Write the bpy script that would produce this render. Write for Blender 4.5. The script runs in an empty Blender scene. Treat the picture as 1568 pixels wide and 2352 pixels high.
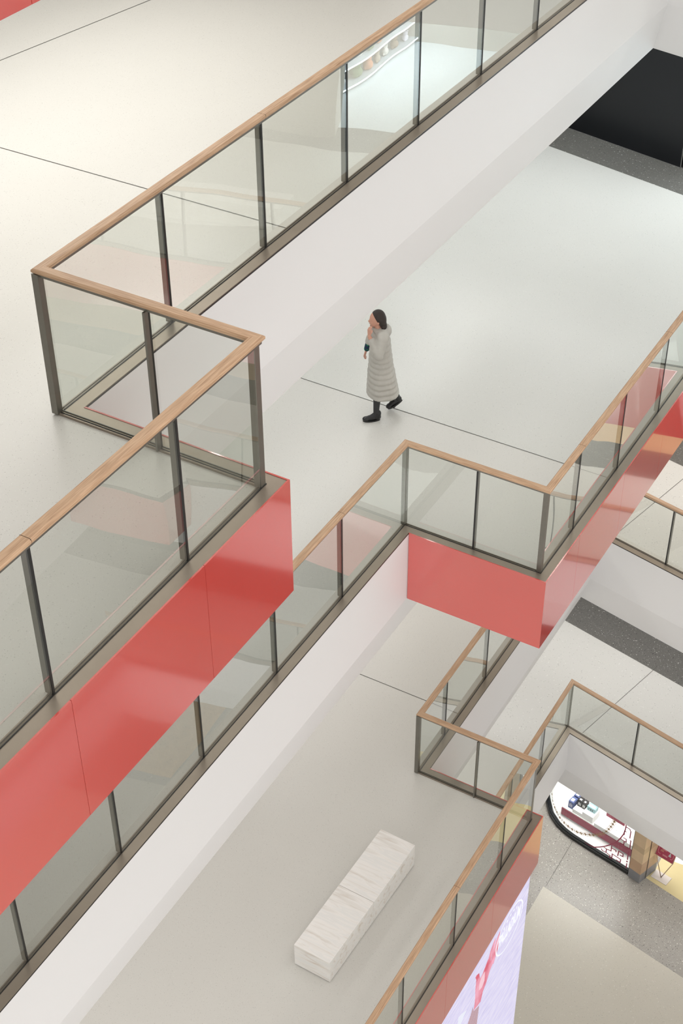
import bpy, bmesh, math, random
from mathutils import Vector, Matrix
from mathutils.geometry import tessellate_polygon
C = bpy.context.scene.collection
random.seed(7)
# ---------------------------------------------------------------- units
S = 1.12                      # survey unit -> metres
ZG = -24.853                  # ground level in survey units (camera eye = 0)
def W(x, y, z): return Vector((x*S, y*S, (z-ZG)*S))
# ---------------------------------------------------------------- camera
sc = bpy.context.scene
def cam_axes(pi, ro, ya):
    pi, ro, ya = map(math.radians, (pi, ro, ya))
    F = Vector((-math.sin(ya)*math.cos(pi), math.cos(ya)*math.cos(pi), -math.sin(pi)))
    R0 = Vector((math.cos(ya), math.sin(ya), 0)); U0 = R0.cross(F)
    return (math.cos(ro)*R0+math.sin(ro)*U0, -math.sin(ro)*R0+math.cos(ro)*U0, F)
R_, U_, F_ = cam_axes(38.9976, -0.4379, 30.4933)
cd = bpy.data.cameras.new('camera'); cam = bpy.data.objects.new('camera', cd); C.objects.link(cam)
cd.sensor_fit = 'VERTICAL'; cd.sensor_height = 36; cd.lens = 3530.68/2352*36; cd.clip_end = 200; cd.clip_start = .05
M = Matrix((R_, U_, -F_)).transposed().to_4x4(); M.translation = W(0, 0, 0); cam.matrix_world = M
sc.camera = cam
# ---------------------------------------------------------------- world, exposure, lights
wd = bpy.data.worlds.new('world'); sc.world = wd; wd.use_nodes = True
bg = wd.node_tree.nodes['Background']; bg.inputs[0].default_value = (.93, .96, 1, 1); bg.inputs[1].default_value = .35
vs = sc.view_settings; vs.view_transform = 'Standard'; vs.look = 'None'; vs.gamma = 1; vs.use_curve_mapping = False; vs.exposure = 0.0
def area(name, x, y, z, sx, sy, power, col=(1, .97, .93), rot=(0, 0, 0), spread=180):
    l = bpy.data.lights.new(name, 'AREA'); l.shape = 'RECTANGLE'; l.size = sx*S; l.size_y = sy*S; l.energy = power; l.color = col
    l.spread = math.radians(spread)
    o = bpy.data.objects.new(name, l); o.location = W(x, y, z); o.rotation_euler = rot; C.objects.link(o); return o
area('skylight', -1, 10, 5.5, 14, 22, 2200, (1, .99, .975))
for L, zc, pn, pf, segs in (('a', -3.06, 205, 300, [(9.6, 7, 1)]), ('b', -7.74, 150, 185, [(14, 13, 1)]), ('c', -12.4, 165, 270, [(4.2, 5, .50), (10, 5, .22), (15.5, 5, .42)]), ('d', -17.33, 254, 227, [(10, 13, 1)]), ('e', -21.82, 416, 195, [(8, 13, 1)])):
    warm = {'a': (1, .985, .95), 'b': (.985, 1, .985), 'c': (1, .975, .95), 'd': (1, .985, .965), 'e': (1, .98, .95)}[L]
    for k, (yc, ln, q) in enumerate(segs):
        area('ceiling_lamp_near_'+L, -9.3, yc, zc, .5, ln, pn*q, warm)
        area('ceiling_lamp_edge_'+L, -7.2, yc, zc, .12, ln, pn*.25*q, warm)
    area('ceiling_lamp_far_'+L, -5, 20.2, zc, 12, .8, pf, (.93, .98, 1) if L in 'b' else warm)
    area('ceiling_lamp_right_'+L, 8, 6, zc, .6, 18, pn*.3, warm)
    area('fascia_fill_'+L, 13.8, 12, zc-1.5, 2.2, 24, 620, (1, .99, .98), rot=(0, math.radians(90), 0))  # added fill light on the right wall, brightens fascias and red panels
    area('fascia_fill_near_'+L, 1, -2.8, zc-1.5, 14, 2.2, 320, (1, .99, .98), rot=(math.radians(90), 0, 0))  # added fill light on the near wall, lifts the fascias facing it
area('shop_lamp_b', -3, 22.8, -7.76, 5, 2, 190, (.85, .94, 1))
area('shelf_fill_b', -.7, 22.5, -9.1, 1.2, 3.4, 150, (.84, .94, 1), rot=(0, math.radians(-70), 0))  # added fill aimed at the shelf so its goods show in the glass
area('shop_lamp_e', -6, 20.25, -22.2, 1.9, .8, 60, (1, .99, .97))
# ---------------------------------------------------------------- materials
def newmat(n):
    m = bpy.data.materials.new(n); m.use_nodes = True
    return m, m.node_tree, m.node_tree.nodes['Principled BSDF']
def pmat(n, col, rough=.5, metal=0, spec=.5, coat=0, emit=None, es=0, noise=0, nscale=8, bump=0, ior=1.5):
    m, t, b = newmat(n)
    b.inputs['Base Color'].default_value = (*col, 1); b.inputs['Roughness'].default_value = rough
    b.inputs['Metallic'].default_value = metal; b.inputs['Specular IOR Level'].default_value = spec
    b.inputs['Coat Weight'].default_value = coat; b.inputs['IOR'].default_value = ior
    if emit: b.inputs['Emission Color'].default_value = (*emit, 1); b.inputs['Emission Strength'].default_value = es
    if noise or bump:
        tc = t.nodes.new('ShaderNodeTexCoord'); nz = t.nodes.new('ShaderNodeTexNoise')
        nz.inputs['Scale'].default_value = nscale; nz.inputs['Detail'].default_value = 4
        t.links.new(tc.outputs['Object'], nz.inputs['Vector'])
        if noise:
            mx = t.nodes.new('ShaderNodeMix'); mx.data_type = 'RGBA'
            mx.inputs[6].default_value = (*[c*(1-noise) for c in col], 1); mx.inputs[7].default_value = (*[min(1, c*(1+noise)) for c in col], 1)
            t.links.new(nz.outputs['Fac'], mx.inputs[0]); t.links.new(mx.outputs[2], b.inputs['Base Color'])
        if bump:
            bp = t.nodes.new('ShaderNodeBump'); bp.inputs['Strength'].default_value = bump
            t.links.new(nz.outputs['Fac'], bp.inputs['Height']); t.links.new(bp.outputs[0], b.inputs['Normal'])
    return m
def terrazzo(n, base, chips, rough=.3, big=0.0, mottling=.05):
    """chips: list of (scale, threshold, colour): small stone chips set in a ground colour"""
    m, t, b = newmat(n); N = t.nodes; Lk = t.links
    tc = N.new('ShaderNodeTexCoord'); cur = None
    nz = N.new('ShaderNodeTexNoise'); nz.inputs['Scale'].default_value = .55; nz.inputs['Detail'].default_value = 5
    Lk.new(tc.outputs['Object'], nz.inputs['Vector'])
    mx = N.new('ShaderNodeMix'); mx.data_type = 'RGBA'
    mx.inputs[6].default_value = (*[c*(1-mottling) for c in base], 1); mx.inputs[7].default_value = (*[min(1, c*(1+mottling)) for c in base], 1)
    Lk.new(nz.outputs['Fac'], mx.inputs[0]); cur = mx.outputs[2]
    for i, (scl, th, col) in enumerate(chips):
        v = N.new('ShaderNodeTexVoronoi'); v.inputs['Scale'].default_value = scl
        mp = N.new('ShaderNodeMapping'); mp.inputs['Location'].default_value = (i*3.7, i*1.3, 0)
        Lk.new(tc.outputs['Object'], mp.inputs[0]); Lk.new(mp.outputs[0], v.inputs['Vector'])
        sp = N.new('ShaderNodeSeparateColor'); Lk.new(v.outputs['Color'], sp.inputs[0])
        a = N.new('ShaderNodeMath'); a.operation = 'LESS_THAN'; a.inputs[1].default_value = th; Lk.new(sp.outputs[0], a.inputs[0])
        d = N.new('ShaderNodeMath'); d.operation = 'LESS_THAN'; Lk.new(v.outputs['Distance'], d.inputs[0])
        mm = N.new('ShaderNodeMath'); mm.operation = 'MULTIPLY'; mm.inputs[1].default_value = .45; Lk.new(sp.outputs[1], mm.inputs[0]); Lk.new(mm.outputs[0], d.inputs[1])
        c = N.new('ShaderNodeMath'); c.operation = 'MULTIPLY'; Lk.new(a.outputs[0], c.inputs[0]); Lk.new(d.outputs[0], c.inputs[1])
        mx = N.new('ShaderNodeMix'); mx.data_type = 'RGBA'; mx.inputs[7].default_value = (*col, 1)
        Lk.new(c.outputs[0], mx.inputs[0]); Lk.new(cur, mx.inputs[6]); cur = mx.outputs[2]
    Lk.new(cur, b.inputs['Base Color']); b.inputs['Roughness'].default_value = rough; b.inputs['Specular IOR Level'].default_value = .35
    return m
def woodmat(n, c1, c2, rough=.45):
    m, t, b = newmat(n); N = t.nodes; Lk = t.links
    uv = N.new('ShaderNodeUVMap'); mp = N.new('ShaderNodeMapping'); mp.inputs['Scale'].default_value = (1.1, 22, 1)
    Lk.new(uv.outputs[0], mp.inputs[0])
    nz = N.new('ShaderNodeTexNoise'); nz.inputs['Scale'].default_value = 3; nz.inputs['Detail'].default_value = 6; nz.inputs['Distortion'].default_value = .9
    Lk.new(mp.outputs[0], nz.inputs['Vector'])
    cr = N.new('ShaderNodeValToRGB'); cr.color_ramp.elements[0].position = .3; cr.color_ramp.elements[0].color = (*c1, 1)
    cr.color_ramp.elements[1].position = .68; cr.color_ramp.elements[1].color = (*c2, 1)
    Lk.new(nz.outputs['Fac'], cr.inputs[0]); Lk.new(cr.outputs[0], b.inputs['Base Color'])
    b.inputs['Roughness'].default_value = rough; b.inputs['Specular IOR Level'].default_value = .35
    return m
def glassmat(n, tint=(.93, .94, .925), ior=1.52, wave=.0, gain=1.0):
    m = bpy.data.materials.new(n); m.use_nodes = True; t = m.node_tree; N = t.nodes; Lk = t.links; N.clear()
    o = N.new('ShaderNodeOutputMaterial'); mix = N.new('ShaderNodeMixShader'); tr = N.new('ShaderNodeBsdfTransparent')
    gl = N.new('ShaderNodeBsdfGlossy'); gl.inputs['Roughness'].default_value = 0.0; gl.inputs[0].default_value = (.95, .98, .96, 1)
    fr = N.new('ShaderNodeFresnel'); fr.inputs[0].default_value = ior
    g = N.new('ShaderNodeMath'); g.operation = 'MULTIPLY'; g.inputs[1].default_value = gain; g.use_clamp = True
    tr.inputs[0].default_value = (*tint, 1)
    tc = N.new('ShaderNodeTexCoord'); nz = N.new('ShaderNodeTexNoise'); nz.inputs['Scale'].default_value = .55; nz.inputs['Detail'].default_value = 1
    bp = N.new('ShaderNodeBump'); bp.inputs['Strength'].default_value = .035; bp.inputs['Distance'].default_value = .3
    Lk.new(tc.outputs['Object'], nz.inputs['Vector']); Lk.new(nz.outputs['Fac'], bp.inputs['Height']); Lk.new(bp.outputs[0], gl.inputs['Normal'])
    ge = N.new('ShaderNodeNewGeometry'); iv = N.new('ShaderNodeMath'); iv.operation = 'SUBTRACT'; iv.inputs[0].default_value = 1; Lk.new(ge.outputs['Backfacing'], iv.inputs[1])
    g2 = N.new('ShaderNodeMath'); g2.operation = 'MULTIPLY'; Lk.new(fr.outputs[0], g.inputs[0]); Lk.new(g.outputs[0], g2.inputs[0]); Lk.new(iv.outputs[0], g2.inputs[1]); Lk.new(g2.outputs[0], mix.inputs[0]); Lk.new(tr.outputs[0], mix.inputs[1]); Lk.new(gl.outputs[0], mix.inputs[2]); Lk.new(mix.outputs[0], o.inputs[0])
    return m
MT = {}
MT['floor'] = terrazzo('pale_terrazzo', (.665, .65, .612), [(120, .12, (.48, .46, .43)), (80, .04, (.50, .49, .46)), (110, .10, (.76, .75, .71))], .3, mottling=.035)
MT['floor_mid'] = terrazzo('mid_pale_terrazzo', (.66, .655, .62), [(95, .12, (.52, .52, .49)), (60, .04, (.50, .50, .47)), (75, .10, (.75, .75, .72))], .28, mottling=.05)
MT['floor_coarse'] = terrazzo('coarse_pale_terrazzo', (.66, .65, .615), [(46, .12, (.44, .44, .41)), (38, .08, (.80, .79, .76)), (70, .2, (.60, .59, .56))], .28, mottling=.04)
MT['grey'] = terrazzo('grey_terrazzo', (.155, .15, .138), [(55, .22, (.36, .35, .33)), (38, .08, (.58, .57, .54)), (44, .16, (.04, .04, .04)), (90, .3, (.23, .22, .20))], .3, mottling=.12)
MT['grey_ground'] = terrazzo('ground_grey_terrazzo', (.34, .32, .29), [(52, .3, (.58, .56, .52)), (36, .10, (.70, .68, .64)), (42, .2, (.09, .085, .08)), (85, .35, (.22, .21, .195))], .3, mottling=.1)
MT['ground_pale'] = terrazzo('ground_pale_terrazzo', (.56, .53, .46), [(55, .16, (.40, .38, .33)), (42, .08, (.68, .66, .60)), (90, .25, (.49, .47, .42))], .35)
MT['white'] = pmat('white_paint', (.80, .80, .80), .45, spec=.3)
MT['ceil'] = pmat('ceiling_paint', (.82, .81, .79), .7)
MT['joint'] = pmat('floor_joint', (.10, .095, .085), .6)
MT['wood'] = woodmat('oak', (.42, .255, .15), (.65, .44, .285))
MT['bronze'] = pmat('bronze_metal', (.31, .26, .21), .36, .6, noise=.12, nscale=3)
MT['post'] = pmat('post_metal', (.22, .21, .185), .32, .75, noise=.1, nscale=10)
MT['gasket'] = pmat('black_gasket', (.012, .012, .012), .4)
MT['red'] = pmat('red_lacquer', (.62, .066, .052), .16, spec=.5, noise=.05, nscale=.8, ior=1.65, coat=1)
MT['red'].node_tree.nodes['Principled BSDF'].inputs['Coat IOR'].default_value = 1.9; MT['red'].node_tree.nodes['Principled BSDF'].inputs['Coat Roughness'].default_value = .06
MT['glass'] = glassmat('balustrade_glass', gain=2.0)
MT['black'] = pmat('black_panel', (.006, .007, .009), .35, spec=.4)
MT['darkframe'] = pmat('dark_frame', (.05, .04, .035), .35, .6)
MT['steel'] = pmat('steel', (.5, .5, .5), .25, 1)
# ---------------------------------------------------------------- mesh helpers
class MB:
    def __init__(s): s.v = []; s.f = []; s.m = []; s.uv = []
    def face(s, pts, mi=0, uvs=None):
        i = len(s.v); s.v += [Vector(p) for p in pts]; s.f.append(list(range(i, i+len(pts)))); s.m.append(mi); s.uv += (uvs or [(0, 0)]*len(pts))
    def box(s, A, B, mi=0):               # axis box in survey units
        (x0, y0, z0), (x1, y1, z1) = A, B
        c = [W(x, y, z) for x in (x0, x1) for y in (y0, y1) for z in (z0, z1)]
        s.hexa(c, mi)
    def hexa(s, c, mi=0):
        for q in ((0, 1, 3, 2), (4, 6, 7, 5), (0, 4, 5, 1), (2, 3, 7, 6), (0, 2, 6, 4), (1, 5, 7, 3)): s.face([c[k] for k in q], mi)
    def cyl(s, a, b, ra, rb=None, n=12, mi=0):
        rb = ra if rb is None else rb; a = Vector(a); b = Vector(b); d = (b-a).normalized()
        u = d.orthogonal().normalized(); w = d.cross(u)
        A = [a+ra*(math.cos(2*math.pi*k/n)*u+math.sin(2*math.pi*k/n)*w) for k in range(n)]
        B = [b+rb*(math.cos(2*math.pi*k/n)*u+math.sin(2*math.pi*k/n)*w) for k in range(n)]
        for k in range(n): s.face([A[k], A[(k+1) % n], B[(k+1) % n], B[k]], mi)
        s.face(A[::-1], mi); s.face(B, mi)
    def build(s, name, mats, parent=None, smooth=False, bevel=0, weld=True):
        me = bpy.data.meshes.new(name); me.from_pydata([tuple(v) for v in s.v], [], s.f)
        if not isinstance(mats, (list, tuple)): mats = [mats]
        for m in mats: me.materials.append(m)
        me.polygons.foreach_set('material_index', s.m)
        ul = me.uv_layers.new(name='UVMap')
        for k, u in enumerate(s.uv): ul.data[k].uv = u
        bm = bmesh.new(); bm.from_mesh(me)
        if weld: bmesh.ops.remove_doubles(bm, verts=bm.verts, dist=1e-5)
        bmesh.ops.recalc_face_normals(bm, faces=bm.faces)
        if bevel: bmesh.ops.bevel(bm, geom=bm.edges[:], offset=bevel, segments=2, affect='EDGES', profile=.6)
        for f in bm.faces: f.smooth = smooth
        bm.to_mesh(me); bm.free()
        o = bpy.data.objects.new(name, me); C.objects.link(o)
        if parent:
            o.parent = parent; o.matrix_parent_inverse = Matrix.Translation(-Vector(parent.location)) if parent.type == 'EMPTY' else Matrix()
        return o
def rebase(o, loc):
    """shift a mesh object's origin to loc (world) without moving it"""
    o.data.transform(Matrix.Translation(-Vector(loc))); o.location = loc
def tag(o, label, cat, group=None, kind=None):
    if label: o['label'] = label
    if cat: o['category'] = cat
    if group: o['group'] = group
    if kind: o['kind'] = kind
    return o
def thing(name, loc, label, cat, group=None):
    o = bpy.data.objects.new(name, None); o.location = loc; C.objects.link(o); return tag(o, label, cat, group)
def struct(name, mb, mats, label=None):
    o = mb.build(name, mats); o['kind'] = 'structure'
    if label: o['label'] = label
    return o
def off(poly, o):
    """points of the polyline shifted by o towards its right-hand side (the void), mitred"""
    out = []; n = len(poly)
    for i, P in enumerate(poly):
        P = Vector(P)
        ds = []
        if i > 0: ds.append((P-Vector(poly[i-1])).normalized())
        if i < n-1: ds.append((Vector(poly[i+1])-P).normalized())
        ns = [Vector((d.y, -d.x)) for d in ds]
        if len(ns) == 1: out.append(P+ns[0]*o)
        else:
            m = (ns[0]+ns[1]); out.append(P+m*(o/(1+ns[0].dot(ns[1]))))
    return out
def run(mb, poly, i, prof, t0=None, t1=None, mi=0, uvs=False):
    """sweep the closed profile [(o,z)] along segment i of poly; t0/t1 cut it square at those distances"""
    P = Vector(poly[i]); Q = Vector(poly[i+1]); L = (Q-P).length; d = (Q-P)/L; nrm = Vector((d.y, -d.x))
    A = []; B = []
    for (o, z) in prof:
        a = off(poly, o)[i] if t0 is None else P+d*t0+nrm*o
        b = off(poly, o)[i+1] if t1 is None else P+d*t1+nrm*o
        A.append(W(a.x, a.y, z)); B.append(W(b.x, b.y, z))
    n = len(prof); acc = 0
    for k in range(n):
        k2 = (k+1) % n; w = (A[k2]-A[k]).length
        l0 = (t0 or 0)*S+i*7.3; l1 = l0+(B[k]-A[k]).length
        mb.face([A[k], A[k2], B[k2], B[k]], mi, [(l0, acc), (l0, acc+w), (l1, acc+w), (l1, acc)]); acc += w
    mb.face(A[::-1], mi); mb.face(B, mi)
def rect(o0, o1, z0, z1): return [(o0, z0), (o1, z0), (o1, z1), (o0, z1)]
def railprof(z):                    # rounded rectangle handrail
    w = .040; h = .036; r = .010; z0 = z-h
    return [(-w+r, z0), (w-r, z0), (w, z0+r), (w, z-r), (w-r, z), (-w+r, z), (-w, z-r), (-w, z0+r)]
def poly_fill(mb, outer, holes, z, mi=0):
    loops = [[Vector((*p, 0)) for p in outer]]+[[Vector((*p, 0)) for p in h] for h in holes]
    flat = [p for l in loops for p in l]
    for t in tessellate_polygon(loops):
        pts = [flat[k] for k in t]
        mb.face([W(p.x, p.y, z) for p in pts], mi)
# ---------------------------------------------------------------- levels
TH = math.radians(-12.3254); WD = Vector((math.cos(TH), math.sin(TH)))      # skewed end-wall direction
HR = 1.12; CO = .125; CI = .024; G = .952; BZ = 1.64; BI = .2; UP = .0175
lev = {
 'P': dict(z=-1.40, a=-6.02, b=-4.376, y=None),
 'A': dict(z=-6.062, a=-6.016, b=-4.376, y=6.443),
 'B': dict(z=-10.7225, a=-6.0175, b=-4.3916, y=11.577),
 'C': dict(z=-15.6484, a=-6.142, b=-4.4958, y=12.401),
 'D': dict(z=-20.1358, a=-6.1135, b=None, y=None)}
YEND = {'P': 18.10, 'A': 18.11, 'B': 18.15, 'C': 18.33, 'D': 18.2145}       # rail-line corner on x=a
XR = 5.5; YN = -3.0
def wline(x, x0, y0): return (x, y0+(x-x0)*WD.y/WD.x)
base = {}; real = {}
for L, d in lev.items():
    a = d['a']; ye = YEND[L]
    base[L] = [(a, YN), (a, ye), wline(XR, a, ye), (XR, YN)]
real['A'] = [(-4.3758, YN), (-4.3758, 6.443), (-6.0158, 6.443), (-6.0158, YEND['A']), wline(XR, -6.0158, YEND['A']), (XR, YN)]
BE = wline(-4.3916, -4.3916, 16.04)
real['B'] = [(-6.0175, YN), (-6.0175, 11.577), (-4.3916, 11.577), BE, wline(XR, *BE), (XR, YN)]
real['C'] = [(-4.4958, YN), (-4.4958, 12.401), (-6.142, 12.401), (-6.142, YEND['C']), wline(3.85, -6.142, YEND['C']), (3.85, 15.5), wline(XR, 3.85, 15.5), (XR, YN)]
real['D'] = base['D']
real['P'] = [(-4.376, YN), (-4.376, YEND['P']-.36), wline(XR, -4.376, YEND['P']-.36), (XR, YN)]
OUT = [(-15, YN), (-15, 27), (14, 27), (14, YN)]
def ring(poly):                     # hole loop, counter-clockwise, closed at the near edge
    return [(p[0], p[1]) for p in poly]
labels = {'P': 'topmost', 'A': 'upper', 'B': 'middle', 'C': 'lower', 'D': 'lowest'}
def slab_top(L):
    z = lev[L]['z']-UP; mb = MB(); rp = real[L]
    left = [(-15, YN)]+[(-15, 27), (14, 27), (14, YN)]
    outer = left+list(reversed(rp))          # U-shaped floor round the void
    outer = [(-15, YN), (-15, 27), (14, 27), (14, YN)]+[(p[0], p[1]) for p in reversed(rp)]
    poly_fill(mb, outer, [], z, 0)
    # grey border band before the end shops
    def gband(x0, y0, x1, wid, dz=.0015, mi=1):
        p = [wline(x0, *GB[L]), wline(x1, *GB[L])]
        poly_fill(mb, [p[0], p[1], (p[1][0], p[1][1]+wid), (p[0][0], p[0][1]+wid)], [], z+dz, mi)
    if L in GB:
        gband(-15, 0, 14, .80)
        if L in SHOPF:                       # shop floor beyond the band
            p0 = wline(-15, *GB[L]); p1 = wline(14, *GB[L])
            poly_fill(mb, [(p0[0], p0[1]+.8), (p1[0], p1[1]+.8), (14, 27), (-15, 27)], [], z+.0012, 3)
    def joint(P, Q, w=.009):
        P = Vector(P); Q = Vector(Q); d = (Q-P).normalized(); n = Vector((-d.y, d.x))*w/2
        poly_fill(mb, [P+n, Q+n, Q-n, P-n], [], z+.003, 2)
    for P, Q in JOINTS.get(L, []): joint(P, Q)
    fl = FLM[L]
    struct('floor', mb, [fl, MT['grey'], MT['joint'], SHOPF.get(L, MT['floor'])])
GB = {'A': (-6.1, 20.41), 'B': (-6.1, 20.41), 'C': (-5.75, 20.63), 'D': (-6.48, 20.55)}
MT['shopfloor'] = pmat('shop_floor', (.72, .78, .80), .35, noise=.03)
MT['shopwood'] = pmat('shop_wood_floor', (.70, .50, .30), .4, noise=.12, nscale=2)
SHOPF = {'B': MT['shopfloor'], 'C': MT['shopwood']}
FLM = {'P': MT['floor'], 'A': MT['floor'], 'B': MT['floor'], 'C': MT['floor'], 'D': MT['floor']}
UD = Vector((-WD.y, WD.x))          # perpendicular to the skewed direction
JOINTS = {
 'A': [((-15, 9.41), (-6.04, 9.42)), ((-9.82, 13.9), (-10.9, 7.6-.0))],
 'B': [((-15, 13.46), (-4.42, 13.47))],
 'C': [((-15, 13.58), (-6.17, 13.62)), ((-5.74, 18.40), (-5.26, 20.60))],
 'D': [((-5.812, 18.20), (-5.28, 20.40)), ((-15, 13.7), (-6.15, 13.7))]}
JOINTS['A'][1] = ((-9.96+.35*.3, 13.5), (-10.9, 7.46+0))
JOINTS['A'][1] = ((-9.45, 16.0), (-10.49, 9.87))
for L in 'ABCD': slab_top(L)
# slab P (above the upper floor): only its fascia and soffit matter
mb = MB(); poly_fill(mb, [(-15, YN), (-15, 27), (14, 27), (14, YN)]+list(reversed(real['P'])), [], lev['P']['z']-UP, 0); struct('floor', mb, [MT['floor']])
# coarser terrazzo inlay at the far part of the middle floor and on the lower ones
def coarse(L, poly, mt='floor_coarse'):
    mb = MB(); poly_fill(mb, poly, [], lev[L]['z']-UP+.001, 0); struct('floor', mb, [MT[mt]])
coarse('B', [(-15, 13.462), (-4.42, 13.472), (-4.42, 16.05), wline(14, *BE), wline(14, *GB['B']), wline(-15, *GB['B'])], 'floor_mid')
coarse('C', [(-6.1, 18.40), wline(3.9, -6.1, 18.40), wline(3.9, *GB['C']), wline(-6.5, *GB['C'])])
coarse('D', [(-15, 17.3), (-6.15, 17.3), (-6.14, 18.22), wline(14, -6.1, 18.21), wline(14, *GB['D']), wline(-15, *GB['D'])])
# fascias, sloped bands and soffits
def fascia(L):
    z = lev[L]['z']; bp = base[L]
    for i, nm in ((0, 'wall_left'), (1, 'wall_end'), (2, 'wall_right')):
        mb = MB(); o = CO-.010
        for (o0, z0, o1, z1) in ((o, z-.0195, o, z-G), (o, z-G, o-BI, z-BZ)):
            a = off(bp, o0); b = off(bp, o1)
            mb.face([W(*a[i], z0), W(*a[i+1], z0), W(*b[i+1], z1), W(*b[i], z1)], 0)
        struct(nm, mb, [MT['white']])
    s = off(bp, CO-.010-BI); mb = MB()
    poly_fill(mb, [(-15, YN), (-15, 27), (14, 27), (14, YN)]+[tuple(p) for p in reversed(s)], [], z-BZ, 0)
    struct('ceiling', mb, [MT['ceil']])
    # underside of the parts that step out over the void
    for q in BUMPS.get(L, []):
        mb = MB(); poly_fill(mb, q, [], z-G, 0); struct('ceiling', mb, [MT['ceil']])
o_ = CO-.01
BUMPS = {
 'P': [[(-6.02, YN), (-4.376+o_, YN), (-4.376+o_, 17.6), (-6.02, 17.9)]],
 'A': [[(-6.02, YN), (-4.3758+o_, YN), (-4.3758+o_, 6.443+o_), (-6.02, 6.443+o_)]],
 'B': [[(-6.0, 11.577-o_), (-4.3916+o_, 11.577-o_), (-4.3916+o_, 15.9), wline(XR-.1, -4.3916, 15.9), wline(XR, -6.0175, 18.2), (-6.0, 18.2)]],
 'C': [[(-6.15, YN), (-4.4958+o_, YN), (-4.4958+o_, 12.401+o_), (-6.15, 12.401+o_)], [(3.85-.12, 15.4), wline(XR, 3.85, 15.38), (XR, 16.2), (3.73, 16.2)]]}
for L in lev: fascia(L)
# ---------------------------------------------------------------- red lacquered cladding
def cladding(L, poly, segs, label, joints, group='red lacquered fascia cladding'):
    z = lev[L]['z']; P = poly[segs[0]]
    t = thing('fascia_cladding', W(P[0], P[1], z-G), label, 'cladding', group)
    for i in segs:
        A = Vector(poly[i]); B = Vector(poly[i+1]); Ln = (B-A).length
        cuts = sorted([j for j in joints.get(i, []) if 0 < j < Ln])
        e = [None]+cuts+[None]
        for k in range(len(e)-1):
            t0 = None if e[k] is None else e[k]+.0015; t1 = None if e[k+1] is None else e[k+1]-.0015
            mb = MB(); run(mb, poly, i, rect(CO-.012, CO, z-G, z+.004), t0, t1); mb.build('panel', MT['red'], t)
    return t
cladding('A', real['A'], [0, 1], 'glossy red fascia panels at left, hanging over the floor where the person walks', {0: [5.595-YN-1.29*k for k in range(0, 5)]})
rB = real['B']
cladding('B', rB, [1, 2, 3], 'orange-red box-shaped fascia panels in the middle, wrapping the corner beside the cut-out', {2: [.77+1.29*k for k in range(4)], 3: [1.3*k for k in range(1, 8)]})
cladding('C', real['C'], [0, 1], 'pink and yellow reflecting red fascia panels directly above the video screen', {0: [11.068-YN-1.27*k for k in range(0, 9)]})
cladding('C', real['C'], [4, 5], 'red fascia panels across the void, seen only mirrored in the left glass', {5: [1.2]})
mb = MB()
cladding('P', real['P'], [0], 'red fascia panel cutting the top left corner of the photo', {0: [1.29*k for k in range(1, 16)]})
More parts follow.
